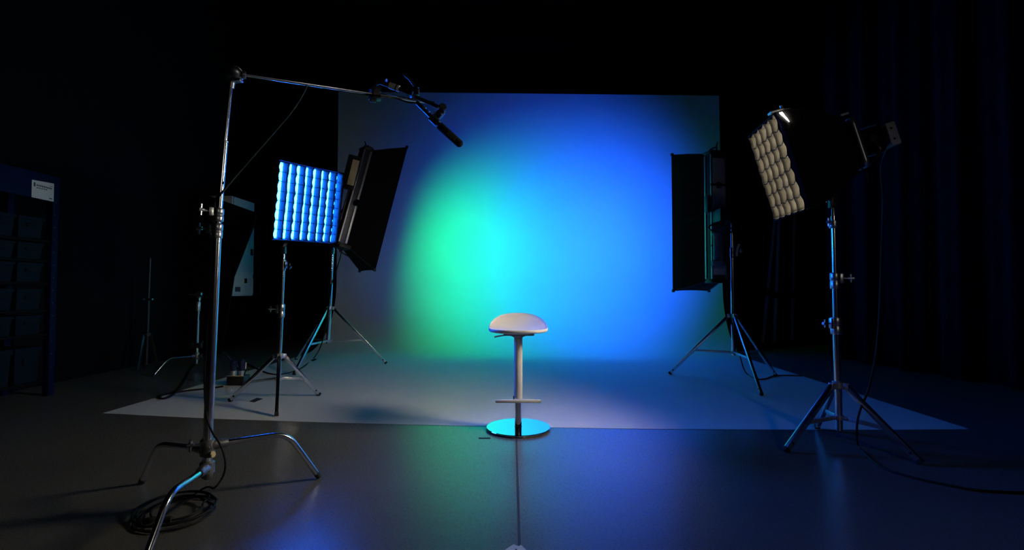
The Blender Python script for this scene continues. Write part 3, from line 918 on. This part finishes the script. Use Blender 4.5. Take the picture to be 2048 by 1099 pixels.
ws = MB().lathe(prof, w0, wd, 32).build('windscreen', 'foam', mic)
# lettering runs from the tip towards the clip
toCam = (EYE - (w0 + w1) / 2).normalized()
face = (toCam - wd * toCam.dot(wd)).normalized()
MB().text('RØDE', 0.021, w0.lerp(w1, 0.56) + face * (WR + 0.0004), -wd, face.cross(-wd), 0.0004).build('lettering', 'grey_print', ws)

# ------------------------------------------------------------------ microphone cable
coil = []
cc = F(352, 1026)
zc_ = 0.006
nl = 4.6
rndc = random.Random(3)
for k in range(int(nl * 14) + 1):
    a = 2 * PI * k / 14 + 0.9
    lo_ = int(k / 14)
    rad = 0.125 + 0.028 * math.sin(lo_ * 2.3) + 0.012 * math.sin(a * 1.7 + lo_)
    coil.append(V((cc.x + 0.012 * math.sin(lo_ * 1.9) + rad * math.cos(a) * 1.02, cc.y + 0.02 * math.cos(lo_ * 2.7) + rad * math.sin(a), zc_ + 0.0095 * lo_ * (0.6 + 0.4 * math.sin(a)))))
coil = list(reversed(coil))
pts = [P(835, 206, 2.515), P(815, 204, 2.50), P(790, 196, armp(790) - 0.02), P(760, 192, armp(760) - 0.05), P(722, 187.5, armp(722) - 0.012), P(660, 176, armp(660) - 0.010), P(622, 166, armp(620) - 0.015), P(608, 184, 2.29), P(596, 205, 2.28),
       P(576, 232, 2.26), P(545, 268, 2.24), P(510, 308, 2.21), P(475, 348, 2.18), P(448, 380, CD - 0.02), P(439, 391, CD - 0.022), P(433, 396, CD), P(428, 420, CD + 0.03),
       P(424, 520, CD + 0.03), P(416, 640, CD + 0.03), P(410, 740, CD + 0.03), P(410, 800, CD), P(415, 840, CD - 0.03), P(426, 866, CD - 0.04), P(438, 884, CD - 0.05), P(447, 905, CD - 0.05), P(451, 930, CD - 0.06),
       P(444, 956, CD - 0.06), P(428, 975, CD - 0.07), fl(405, 986, 0.006) + V((0, 0, 0.02))]
cable(pts + coil, 0.0042, 'thin black microphone cable running down the C-stand into a floor coil', 'microphone_cable', k=6)
plug = MB()
q = fl(285, 1042, 0.016)
plug.tube(smooth_path([q + V((0.10, 0.02, 0)), q + V((0.05, 0.012, 0)), q, q + V((-0.03, -0.012, -0.006))]), [0.012] * 8 + [0.012, 0.014, 0.016, 0.016, 0.015, 0.013, 0.012, 0.010] + [0.010, 0.009, 0.008, 0.007, 0.006, 0.005, 0.005, 0.005, 0.005], 12)
tag(plug.build('cable_connector', 'rubber', origin=q), 'black cable connector lying left of the floor coil by the C-stand', 'connector')

# ------------------------------------------------------------------ bar stool
sc0 = F(1036.5, 853.5, 0.012)
SX, SY = sc0.x, sc0.y
st = thing('bar_stool', (SX, SY, 0), 'white bar stool with round mirror base at the paper edge', 'stool')
BRD = 0.2125
MB().lathe([(0, 0.0015), (BRD - 0.012, 0.0015), (BRD - 0.012, 0.005), (BRD - 0.003, 0.007), (BRD, 0.010), (BRD, 0.013), (BRD - 0.004, 0.0165), (0.03, 0.0172), (0, 0.0172)], (SX, SY, RB - 0.001), Z, 96).build('base', 'mirror', st, label='round mirror-chrome base')
zf = zpx(799, SY)
MB().lathe([(0.0, 0.018), (0.024, 0.018), (0.0225, 0.026), (0.0225, zf)], (SX, SY, 0), Z, 32).build('lower_tube', 'mirror', st, label='chrome lower tube')
ztop = zpx(669, SY)
MB().lathe([(0.0, zf - 0.008), (0.028, zf - 0.008), (0.028, ztop - 0.01), (0.026, ztop), (0.0, ztop)], (SX, SY, 0), Z, 36).build('column', 'white_paint', st)
fr = MB()
fp = V((SX, SY, zf))
fr.box(fp + V((0, -0.047, 0.002)), (0.298, 0.030, 0.020), bev=0.006)
fr.box(fp + V((0, -0.02, 0.002)), (0.062, 0.07, 0.020), bev=0.005)
fr.build('footrest', 'white_paint', st)
MB().box(fp + V((-0.030, -0.03, 0.022)), (0.008, 0.02, 0.02), bev=0.002).build('footrest_clip', 'blue_cap', st)
pl = MB()
pl.box((SX + 0.003, SY - 0.0, ztop + 0.006), (0.20, 0.16, 0.012), bev=0.004)
pl.lathe([(0.03, -0.012), (0.055, 0.0), (0.055, 0.006)], (SX, SY, ztop - 0.004), Z, 28)
pl.build('seat_plate', 'grey_plastic', st)
lv = MB()
lv.tube(smooth_path([(SX - 0.06, SY - 0.07, ztop + 0.004), (SX - 0.105, SY - 0.075, ztop + 0.002), (SX - 0.155, SY - 0.08, ztop - 0.007)]), [0.004] * 8 + [0.005] * 8 + [0.006], 8)
lv.build('lever', 'steel', st)
seatm = MB()
a_, b_ = 0.196, 0.185
zs = ztop + 0.012


def sstep(x): x = max(0, min(1, x)); return x * x * (3 - 2 * x)


def rim(th):
    s = math.sin(th)                  # +1 back, -1 front
    ccos = abs(math.cos(th)) ** 0.84 * (1 if math.cos(th) > 0 else -1)
    ssin = abs(s) ** 0.82 * (1 if s > 0 else -1)
    z = zs + 0.030 + 0.094 * ((s + math.sqrt(s * s + 0.03)) / 2.015) ** 0.82
    k = 1 - 0.05 * sstep((s - 0.1) / 0.9)
    return ccos * a_ * k, ssin * b_, z


rings = []
NS = 72
def ringpts(f, zfun):
    out = []
    for k in range(NS):
        th = 2 * PI * k / NS
        x, y, z = rim(th)
        out.append(V((SX + x * f, SY + y * f, zfun(f, z, th))))
    return out
zc0 = zs + 0.016
loops = []
for f in (0.04, 0.15, 0.3, 0.45, 0.6, 0.72, 0.82, 0.9, 0.955):
    loops.append(ringpts(f, lambda f, z, th: zc0 + (z - zc0) * f ** 2.3))
loops.append(ringpts(0.975, lambda f, z, th: z + 0.0010))
loops.append(ringpts(0.988, lambda f, z, th: z - 0.0005))
loops.append(ringpts(0.997, lambda f, z, th: z - 0.004))
loops.append(ringpts(1.0, lambda f, z, th: z - 0.009))
loops.append(ringpts(0.998, lambda f, z, th: z - 0.014))
loops.append(ringpts(0.988, lambda f, z, th: z - 0.0185))
for f in (0.965, 0.93, 0.86, 0.76, 0.62, 0.45, 0.2, 0.04):
    loops.append(ringpts(f, lambda f, z, th: zs + (z - 0.020 - zs) * max(0.0, (f - 0.45) / 0.55) ** 1.7 if f > 0.45 else zs))
seatm.loft(loops, cap0=True, cap1=True).build('seat', 'white_plastic', st, smooth=75)

# ------------------------------------------------------------------ marks and bits on the floor
def flat(name, px, label, cat, m, t=0.0012, z=0.0, group=None):
    pts = [F(a, b, z) for a, b in px]
    c = sum(pts, V()) / len(pts)
    o = MB().prism(pts, Z * t).build(name, m, origin=c, smooth=0)
    return tag(o, label, cat, group)


PT = RB + 0.0006
flat('tape_mark', [(498, 802), (508, 804), (526, 797), (514, 795)], 'black tape mark on the paper left of the blue panel stand', 'tape', 'tape_black', z=PT)
flat('tape_scrap', [(621, 720), (630, 716), (634, 718.5), (626, 722)], 'small black tape scrap between the two left light stands', 'tape', 'tape_black', z=PT)
flat('tape_mark', [(957, 874.5), (981, 874.5), (981, 877), (957, 877)], 'thin dark tape mark on concrete just left of the stool base', 'tape', 'tape_black')
flat('paper_scrap', [(454, 781.5), (459, 777.5), (464, 779), (461, 782)], 'tiny white scrap on the paper in front of the black plug box', 'scrap', 'white_tape', t=0.006, z=PT)
tm = flat('tape_marker', [(1008, 1101), (1018, 1094), (1028, 1088), (1033, 1091), (1037.5, 1092), (1042, 1089.5), (1052, 1099), (1054, 1112), (1048, 1124), (1034, 1126), (1012, 1122)],
          'white torn tape marker on the floor joint at the bottom', 'tape', 'white_tape', t=0.0016)
dm = MB().prism([F(a, b, 0.0017) for a, b in ((1030.5, 1097.5), (1034, 1097.5), (1034, 1102), (1030.5, 1102))], Z * 0.0008).build('mark', 'tape_black', tm, smooth=0)

# ------------------------------------------------------------------ plug box
pb = F(470, 771)
pb.y += 0.06
bx = thing('plug_box', (pb.x, pb.y, 0), 'black box holding two big plugs with pale metal collars on the paper', 'power box')
z0 = RB + 0.0006
MB().box((pb.x, pb.y, z0 + 0.045), (0.165, 0.12, 0.09), bev=0.006).build('box', 'black_plastic', bx)
MB().box((pb.x, pb.y - 0.058, z0 + 0.091), (0.165, 0.006, 0.006), bev=0.001).build('rim', 'beige_plate', bx)
for dx, hh in ((-0.042, 0.10), (0.038, 0.115)):
    pg = MB().lathe([(0.024, 0), (0.031, 0.002), (0.031, 0.046), (0.027, 0.05)], (pb.x + dx, pb.y - 0.02, z0 + 0.088), Z, 24).build('plug_collar', 'alu', bx, label='pale metal plug collar')
    MB().lathe([(0.0, 0.0), (0.026, 0.0), (0.026, hh * 0.6), (0.029, hh * 0.65), (0.029, hh * 0.85), (0.012, hh), (0, hh)], (pb.x + dx, pb.y - 0.02, z0 + 0.136), Z, 24).build('plug_body', 'blue_cap', pg)
MB().tube(smooth_path([(pb.x + 0.038, pb.y - 0.02, z0 + 0.24), (pb.x + 0.055, pb.y - 0.02, z0 + 0.262), (pb.x + 0.082, pb.y - 0.02, z0 + 0.25), (pb.x + 0.088, pb.y - 0.03, z0 + 0.17), (pb.x + 0.075, pb.y - 0.05, z0 + 0.07), (pb.x + 0.07, pb.y - 0.07, z0 + 0.008)]), 0.006, 8).build('cord', 'cable', bx)
MB().cyl((pb.x + 0.084, pb.y - 0.027, z0 + 0.215), (pb.x + 0.084, pb.y - 0.035, z0 + 0.155), 0.0075, seg=10).build('cord_label', 'white_tape', bx)

# ------------------------------------------------------------------ small C-stand at the back left
SD = 5.7
ctr = V((P(393, 712, SD).x, SD, 0))
s2_ = thing('c_stand', (ctr.x, ctr.y, 0), 'short chrome C-stand with bent legs standing in the dark at back left', 'C-stand')
zt_, zh = zpx(592, SD), zpx(711, SD)
MB().cyl((ctr.x, SD, zpx(727, SD)), (ctr.x + 0.005, SD, zpx(640, SD)), 0.018, seg=16).build('pole_section', 'chrome', s2_)
MB().cyl((ctr.x + 0.005, SD, zpx(642, SD)), (ctr.x + 0.018, SD, zt_), 0.0135, seg=16).build('pole_section', 'chrome', s2_)
MB().lathe([(0.02, 0), (0.025, 0.01), (0.025, 0.10), (0.02, 0.11)], (ctr.x + 0.008, SD, zpx(622, SD)), Z, 18).build('clamp', 'alu', s2_)
hm = MB()
hm.lathe([(0.022, -0.04), (0.03, -0.03), (0.03, 0.03), (0.022, 0.04)], (ctr.x, SD, zh), Z, 18)
for ang in (-114, 6, 126):
    d = V((math.cos(math.radians(ang)), math.sin(math.radians(ang)), 0))
    a0 = ctr + d * 0.03 + Z * zh
    el = ctr + d * 0.31 + Z * (zh + 0.01)
    ti = ctr + d * 0.46 + Z * 0.011
    lg = MB().tube(fillet(a0, el, ti, 0.05), 0.0115, 14).build('leg', 'chrome', s2_)
    e = (ti - el).normalized()
    MB().cyl(ti - e * 0.018, ti + e * 0.003, 0.013, seg=14).build('leg_tip', 'rubber', lg)
    hm.cyl(ctr + Z * zh, a0 + d * 0.03, 0.018, seg=12)
hm.build('leg_hub', 'cast', s2_)
gm = MB()
g0 = V((ctr.x + 0.018, SD, zt_ + 0.02))
gm.lathe([(0, -0.03), (0.03, -0.03), (0.036, -0.02), (0.036, 0.02), (0.03, 0.03), (0, 0.03)], g0, V((0.2, -0.9, 0.2)).normalized(), 20)
gm.cyl(g0, g0 + V((0, 0, -0.06)), 0.018, seg=14)
gm.tube([g0 + V((-0.02, -0.03, 0)), g0 + V((-0.08, -0.05, 0.0))], 0.009, 8)
gm.tube([g0 + V((0.02, -0.02, 0.0)), g0 + V((0.05, -0.03, -0.03))], 0.009, 8)
gm.build('grip_head', 'steel', s2_)
cm = MB()
for dx in (-0.06, 0.06):
    cm.box((ctr.x + dx * 0.8, SD - 0.02, zpx(690, SD)), (0.05, 0.035, 0.06), bev=0.008)
cm.tube([(ctr.x - 0.08, SD - 0.02, zpx(695, SD)), (ctr.x + 0.08, SD - 0.02, zpx(683, SD))], 0.012, 8)
cm.build('clip', 'black_plastic', s2_)

# ------------------------------------------------------------------ folded black stand further left
FD = 5.75
fc = V((P(293, 700, FD).x, FD, 0))
fs = thing('folded_stand', (fc.x, fc.y, 0), 'folded black tripod stand in darkness between storage rack and short C-stand', 'light stand')
MB().cyl((fc.x, FD, 0.06), (fc.x + 0.01, FD, zpx(600, FD)), 0.018, seg=14).build('pole_section', 'black_leg', fs)
MB().cyl((fc.x + 0.01, FD, zpx(602, FD)), (fc.x + 0.02, FD, zpx(515, FD)), 0.012, seg=14).build('pole_section', 'black_leg', fs)
for dx in (-0.05, 0.045):
    MB().box((fc.x + 0.01 + dx, FD - 0.02, zpx(598, FD)), (0.045, 0.03, 0.022), bev=0.005).build('clamp_knob', 'steel', fs)
for ang in (-100, 20, 140):
    d = V((math.cos(math.radians(ang)), math.sin(math.radians(ang)), 0))
    MB().bar(fc + d * 0.035 + Z * zpx(668, FD), fc + d * 0.11 + Z * 0.012, 0.012, 0.03, Z.cross(d)).build('leg', 'black_leg', fs)
MB().lathe([(0.02, 0), (0.04, 0.005), (0.04, 0.04), (0.02, 0.045)], (fc.x, FD, zpx(672, FD)), Z, 16).build('collar', 'black_metal', fs)

# ------------------------------------------------------------------ storage rack
RX, Y0, Y1 = -4.0, 3.30, 4.40
rk = thing('storage_rack', (RX - 0.22, (Y0 + Y1) / 2, 0), 'blue steel storage rack with a pale printed sheet at the left edge', 'shelving')
zr = zpx(352, 4.3)
for yy in (Y0 + 0.03, Y1 - 0.03):
    for xx in (RX - 0.03, RX - 0.42):
        u_ = MB().box((xx, yy, zr / 2), (0.055, 0.06, zr), bev=0.004).build('upright', 'blue_paint', rk)
        if yy > 4 and xx > -4.2:
            hl = MB()
            for k in range(14):
                hl.cyl((xx + 0.027, yy - 0.008, 0.25 + 0.11 * k), (xx + 0.029, yy - 0.008, 0.25 + 0.11 * k), 0.006, seg=8)
            hl.build('rivet', 'black_leg', u_)
MB().box((RX - 0.02, (Y0 + Y1) / 2, zr - 0.10), (0.04, Y1 - Y0, 0.22), bev=0.004).build('top_panel', 'blue_paint', rk)
la, lb, lc, ld_ = (4.14, zpx(359, 4.14)), (4.34, zpx(367, 4.34)), (4.34, zpx(403, 4.34)), (4.14, zpx(394, 4.14))
sheet = MB().prism([V((RX + 0.001, a, b)) for a, b in (la, lb, lc, ld_)], X * 0.002).build('label_sheet', 'white_tape', rk, smooth=0, label='pale printed information sheet')
pm = MB()
zt2 = la[1]
def mark(y0, y1, zo, hh):
    pm.box((RX + 0.0035, (y0 + y1) / 2, zt2 - zo), (0.001, y1 - y0, hh))
mark(4.155, 4.170, 0.034, 0.034)
for k in range(9): mark(4.180 + 0.016 * k, 4.180 + 0.016 * k + 0.011, 0.036 + 0.0006 * k, 0.013)
for k in range(5): mark(4.182 + 0.020 * k, 4.182 + 0.020 * k + 0.013, 0.058, 0.008)
mark(4.298, 4.325, 0.128, 0.009)
for k in range(3): mark(4.300 + 0.009 * k, 4.306 + 0.009 * k, 0.022, 0.005)
pm.build('printed_lines', 'dark_print', sheet, smooth=0)
rows = [(432, 475), (484, 517), (524, 563), (576, 619), (630, 669), (694, 766)]
sh = MB()
for (ya, yb) in rows:
    sh.box((RX - 0.22, (Y0 + Y1) / 2, zpx(yb, 4.15) - 0.013), (0.40, Y1 - Y0 - 0.02, 0.022), bev=0.002)
sh.build('shelf_board', 'shelf', rk)
names = ['top', 'second', 'third', 'fourth', 'fifth', 'bottom']
for ri, (ya, yb) in enumerate(rows):
    zb_ = zpx(yb, 4.15); hh = zpx(ya, 4.15) - zb_ - 0.004
    for ci, (y0, y1) in enumerate(((4.045, 4.275), (3.80, 4.03))):
        ymid = (y0 + y1) / 2
        o = thing('storage_bin', (RX - 0.2, ymid, zb_), '%s bin on the rack\'s %s shelf' % ('blue plastic' if ri < 5 else 'tall blue', names[ri]) + (', beside the blue upright' if ci == 0 else ', cut by the frame edge'), 'storage bin', 'bins on the storage rack')
        w_ = (y1 - y0)
        def rc_(xc, z, ww, dd): return [V((xc - dd / 2, ymid - ww / 2, z)), V((xc + dd / 2, ymid - ww / 2, z)), V((xc + dd / 2, ymid + ww / 2, z)), V((xc - dd / 2, ymid + ww / 2, z))]
        xc = RX - 0.19
        bmn = MB().loft([rc_(xc, zb_ + 0.0005, w_ * 0.84, 0.33), rc_(xc, zb_ + hh * 0.86, w_ * 0.93, 0.35), rc_(xc, zb_ + hh * 0.86, w_ * 0.99, 0.37), rc_(xc, zb_ + hh, w_ * 0.99, 0.37), rc_(xc, zb_ + hh, w_ * 0.90, 0.33), rc_(xc, zb_ + 0.01, w_ * 0.80, 0.31)], cap0=True, cap1=True)
        bmn.build('bin_body', 'bin', o, smooth=20)
        MB().box((xc + 0.178, ymid, zb_ + hh * 0.6), (0.012, w_ * 0.34, hh * 0.16), bev=0.002).build('grip', 'bin', o)

# ------------------------------------------------------------------ wall cabinet + black board at the back left
CX = -4.02
cy0, cy1 = 7.15, 7.76
ct, cb_ = P(463, 391, cy0).z, P(463, 592, cy0).z
cab = thing('wall_cabinet', (CX - 0.13, (cy0 + cy1) / 2, cb_), 'pale metal wall cabinet half hidden by a black board', 'electrical cabinet')
MB().box(((XL + CX) / 2, (cy0 + cy1) / 2, (ct + cb_) / 2), (CX - XL, cy1 - cy0, ct - cb_), bev=0.01).build('body', 'cabinet', cab)
zsp = P(465, 551, cy0).z
MB().box((CX + 0.008, (cy0 + cy1) / 2, (ct + zsp) / 2 + 0.01), (0.016, cy1 - cy0 - 0.04, ct - zsp - 0.04), bev=0.004).build('door', 'cabinet', cab)
lowd = MB().box((CX + 0.008, (cy0 + cy1) / 2, (cb_ + zsp) / 2), (0.016, cy1 - cy0 - 0.04, zsp - cb_ - 0.05), bev=0.004).build('lower_door', 'cabinet', cab)
MB().box((CX + 0.022, (cy0 + cy1) / 2 + 0.05, (cb_ + zsp) / 2 + 0.08), (0.02, 0.05, 0.07), bev=0.005).build('latch', 'black_plastic', lowd)
MB().box((CX + 0.017, cy0 + 0.15, cb_ + 0.10), (0.003, 0.14, 0.07)).build('sticker', 'dark_print', lowd)
MB().box((CX + 0.022, cy1 - 0.09, (ct + zsp) / 2 - 0.2), (0.02, 0.05, 0.10), bev=0.005).build('latch', 'black_plastic', cab)
bp = [P(a, b, 6.85) for a, b in ((330, 360), (474, 411), (513, 425), (508.5, 447), (467, 553), (461.5, 590))] + [V((P(440, 690, 6.85).x, 6.85, 0.0)), V((P(330, 690, 6.85).x, 6.85, 0.0))]
bo = MB().prism(bp, V((0, 0.03, 0))).build('black_flag', 'black_board', origin=(bp[-1] + bp[-2]) / 2, smooth=0)
tag(bo, 'large matt black board standing in front of the pale wall cabinet', 'board')

# ------------------------------------------------------------------ drapes and poles on the right
def drape(pts, z0, z1, amp, wl, label, ph=0.0):
    sp_ = smooth_path([V((a, b, 0)) for a, b in pts], 40)
    ds = [0]
    for a, b in zip(sp_, sp_[1:]): ds.append(ds[-1] + (b - a).length)
    def fn(u, v):
        i = min(int(u * (len(sp_) - 1)), len(sp_) - 2)
        f = u * (len(sp_) - 1) - i
        p = sp_[i].lerp(sp_[i + 1], f)
        t_ = (sp_[i + 1] - sp_[i]).normalized()
        nn = V((-t_.y, t_.x, 0))
        s = ds[i] + (ds[i + 1] - ds[i]) * f
        a = amp * (math.sin(s * 2 * PI / wl + ph + 0.6 * math.sin(s * 1.7)) + 0.35 * math.sin(s * 2 * PI / wl * 2.3 + 1)) * (1 - 0.25 * v)
        q = p + nn * a
        q.z = z0 + (z1 - z0) * v
        return q
    o = MB().grid(fn, 240, 6).build('drape', 'drape', origin=V((pts[0][0], pts[0][1], 0)), solid=0.004, smooth=80)
    return tag(o, label, 'drape')


drape([(3.45, 9.2), (4.1, 9.1), (4.75, 9.2)], 0.01, 4.6, 0.05, 0.36, 'dark pleated drape behind the leaning poles right of the backdrop')
drape([(4.30, 6.9), (4.38, 6.2), (4.55, 5.3), (4.72, 4.4), (4.9, 3.2)], 0.01, 4.8, 0.06, 0.5, 'long navy drape hanging along the right side behind the square softbox', 1.0)
for i, (xb, yb, xt, jj) in enumerate(((1525, 692, 1551, 588), (1548, 693, 1559, 592), (1584, 688, 1589, 595))):
    pd = 8.0
    b = F(xb, yb); pd = b.y
    tpt = P(xt, 425, pd + 0.35)
    lbl = ['leftmost and most slanted grey pole by the backdrop edge', 'middle grey pole of the three beside the backdrop', 'rightmost upright grey pole of the three beside the backdrop'][i]
    r_ = thing('pole', (b.x, b.y, 0), lbl, 'pole', 'grey poles standing right of the backdrop')
    jp = b.lerp(tpt, (692 - jj) / 267.0)
    MB().cyl(b + Z * 0.03, jp, 0.030, seg=14).build('lower_tube', 'pole_grey', r_)
    MB().cyl(jp, tpt, 0.025, seg=14).build('upper_tube', 'pole_grey', r_)
    dd = (tpt - b).normalized()
    MB().cyl(jp - dd * 0.06, jp + dd * 0.06, 0.038, seg=14).build('joint', 'black_plastic', r_)
    MB().cyl(b, b + Z * 0.07, 0.042, 0.034, seg=14).build('foot', 'rubber', r_)

# ------------------------------------------------------------------ light
def area(name, loc, n, up, sx, sy, col, power, spread):
    ld = bpy.data.lights.new(name, 'AREA')
    ld.shape = 'RECTANGLE'; ld.size = sx; ld.size_y = sy
    ld.color = col; ld.energy = power; ld.spread = math.radians(spread)
    o = bpy.data.objects.new(name, ld)
    COL.objects.link(o)
    w = V(up).cross(V(n)).normalized()
    o.matrix_world = Matrix((( w.x, up.x, n.x * 1, loc.x), (w.y, up.y, n.y, loc.y), (w.z, up.z, n.z, loc.z), (0, 0, 0, 1)))
    # area lights shine along local -Z
    z = -V(n).normalized(); y = V(up).normalized(); x = y.cross(z).normalized()
    o.matrix_world = Matrix(((x.x, y.x, z.x, loc.x), (x.y, y.y, z.y, loc.y), (x.z, y.z, z.z, loc.z), (0, 0, 0, 1)))
    return o


gdir = V((0.60, 0.76, -0.25)).normalized()
area('strip_lamp_green', lo - ln * 0.04, gdir, (lh - gdir * lh.dot(gdir)).normalized(), 0.28, 1.35, (0.008, 0.80, 0.12), 26, 92)
area('strip_lamp_blue', ro - rn * 0.10, V((-0.27, 0.963, 0)).normalized(), rh, 0.26, 1.22, (0.010, 0.07, 1.0), 70, 89)

# a work lamp standing behind the camera on the right, aimed down at the foreground and the stool
sl = bpy.data.lights.new('work_lamp', 'SPOT')
sl.energy = 22; sl.color = (1.0, 0.93, 0.82); sl.shadow_soft_size = 0.14
sl.spot_size = math.radians(98); sl.spot_blend = 1.0
so = bpy.data.objects.new('work_lamp', sl)
COL.objects.link(so)
so.location = (1.65, -0.8, 1.9)
so.rotation_euler = (V((0.35, 2.1, 0.2)) - V(so.location)).to_track_quat('-Z', 'Y').to_euler()

wd_ = bpy.data.worlds.new('studio_dark')
S.world = wd_
wd_.use_nodes = True
bg = wd_.node_tree.nodes['Background']
bg.inputs['Color'].default_value = (0.3, 0.4, 1.0, 1)
bg.inputs['Strength'].default_value = 0.0

S.view_settings.view_transform = 'Standard'
S.view_settings.look = 'None'
S.view_settings.exposure = 0.0
S.view_settings.gamma = 1.0
S.view_settings.use_curve_mapping = False
S.cycles.use_denoising = True
S.cycles.max_bounces = 8
S.cycles.sample_clamp_indirect = 8.0
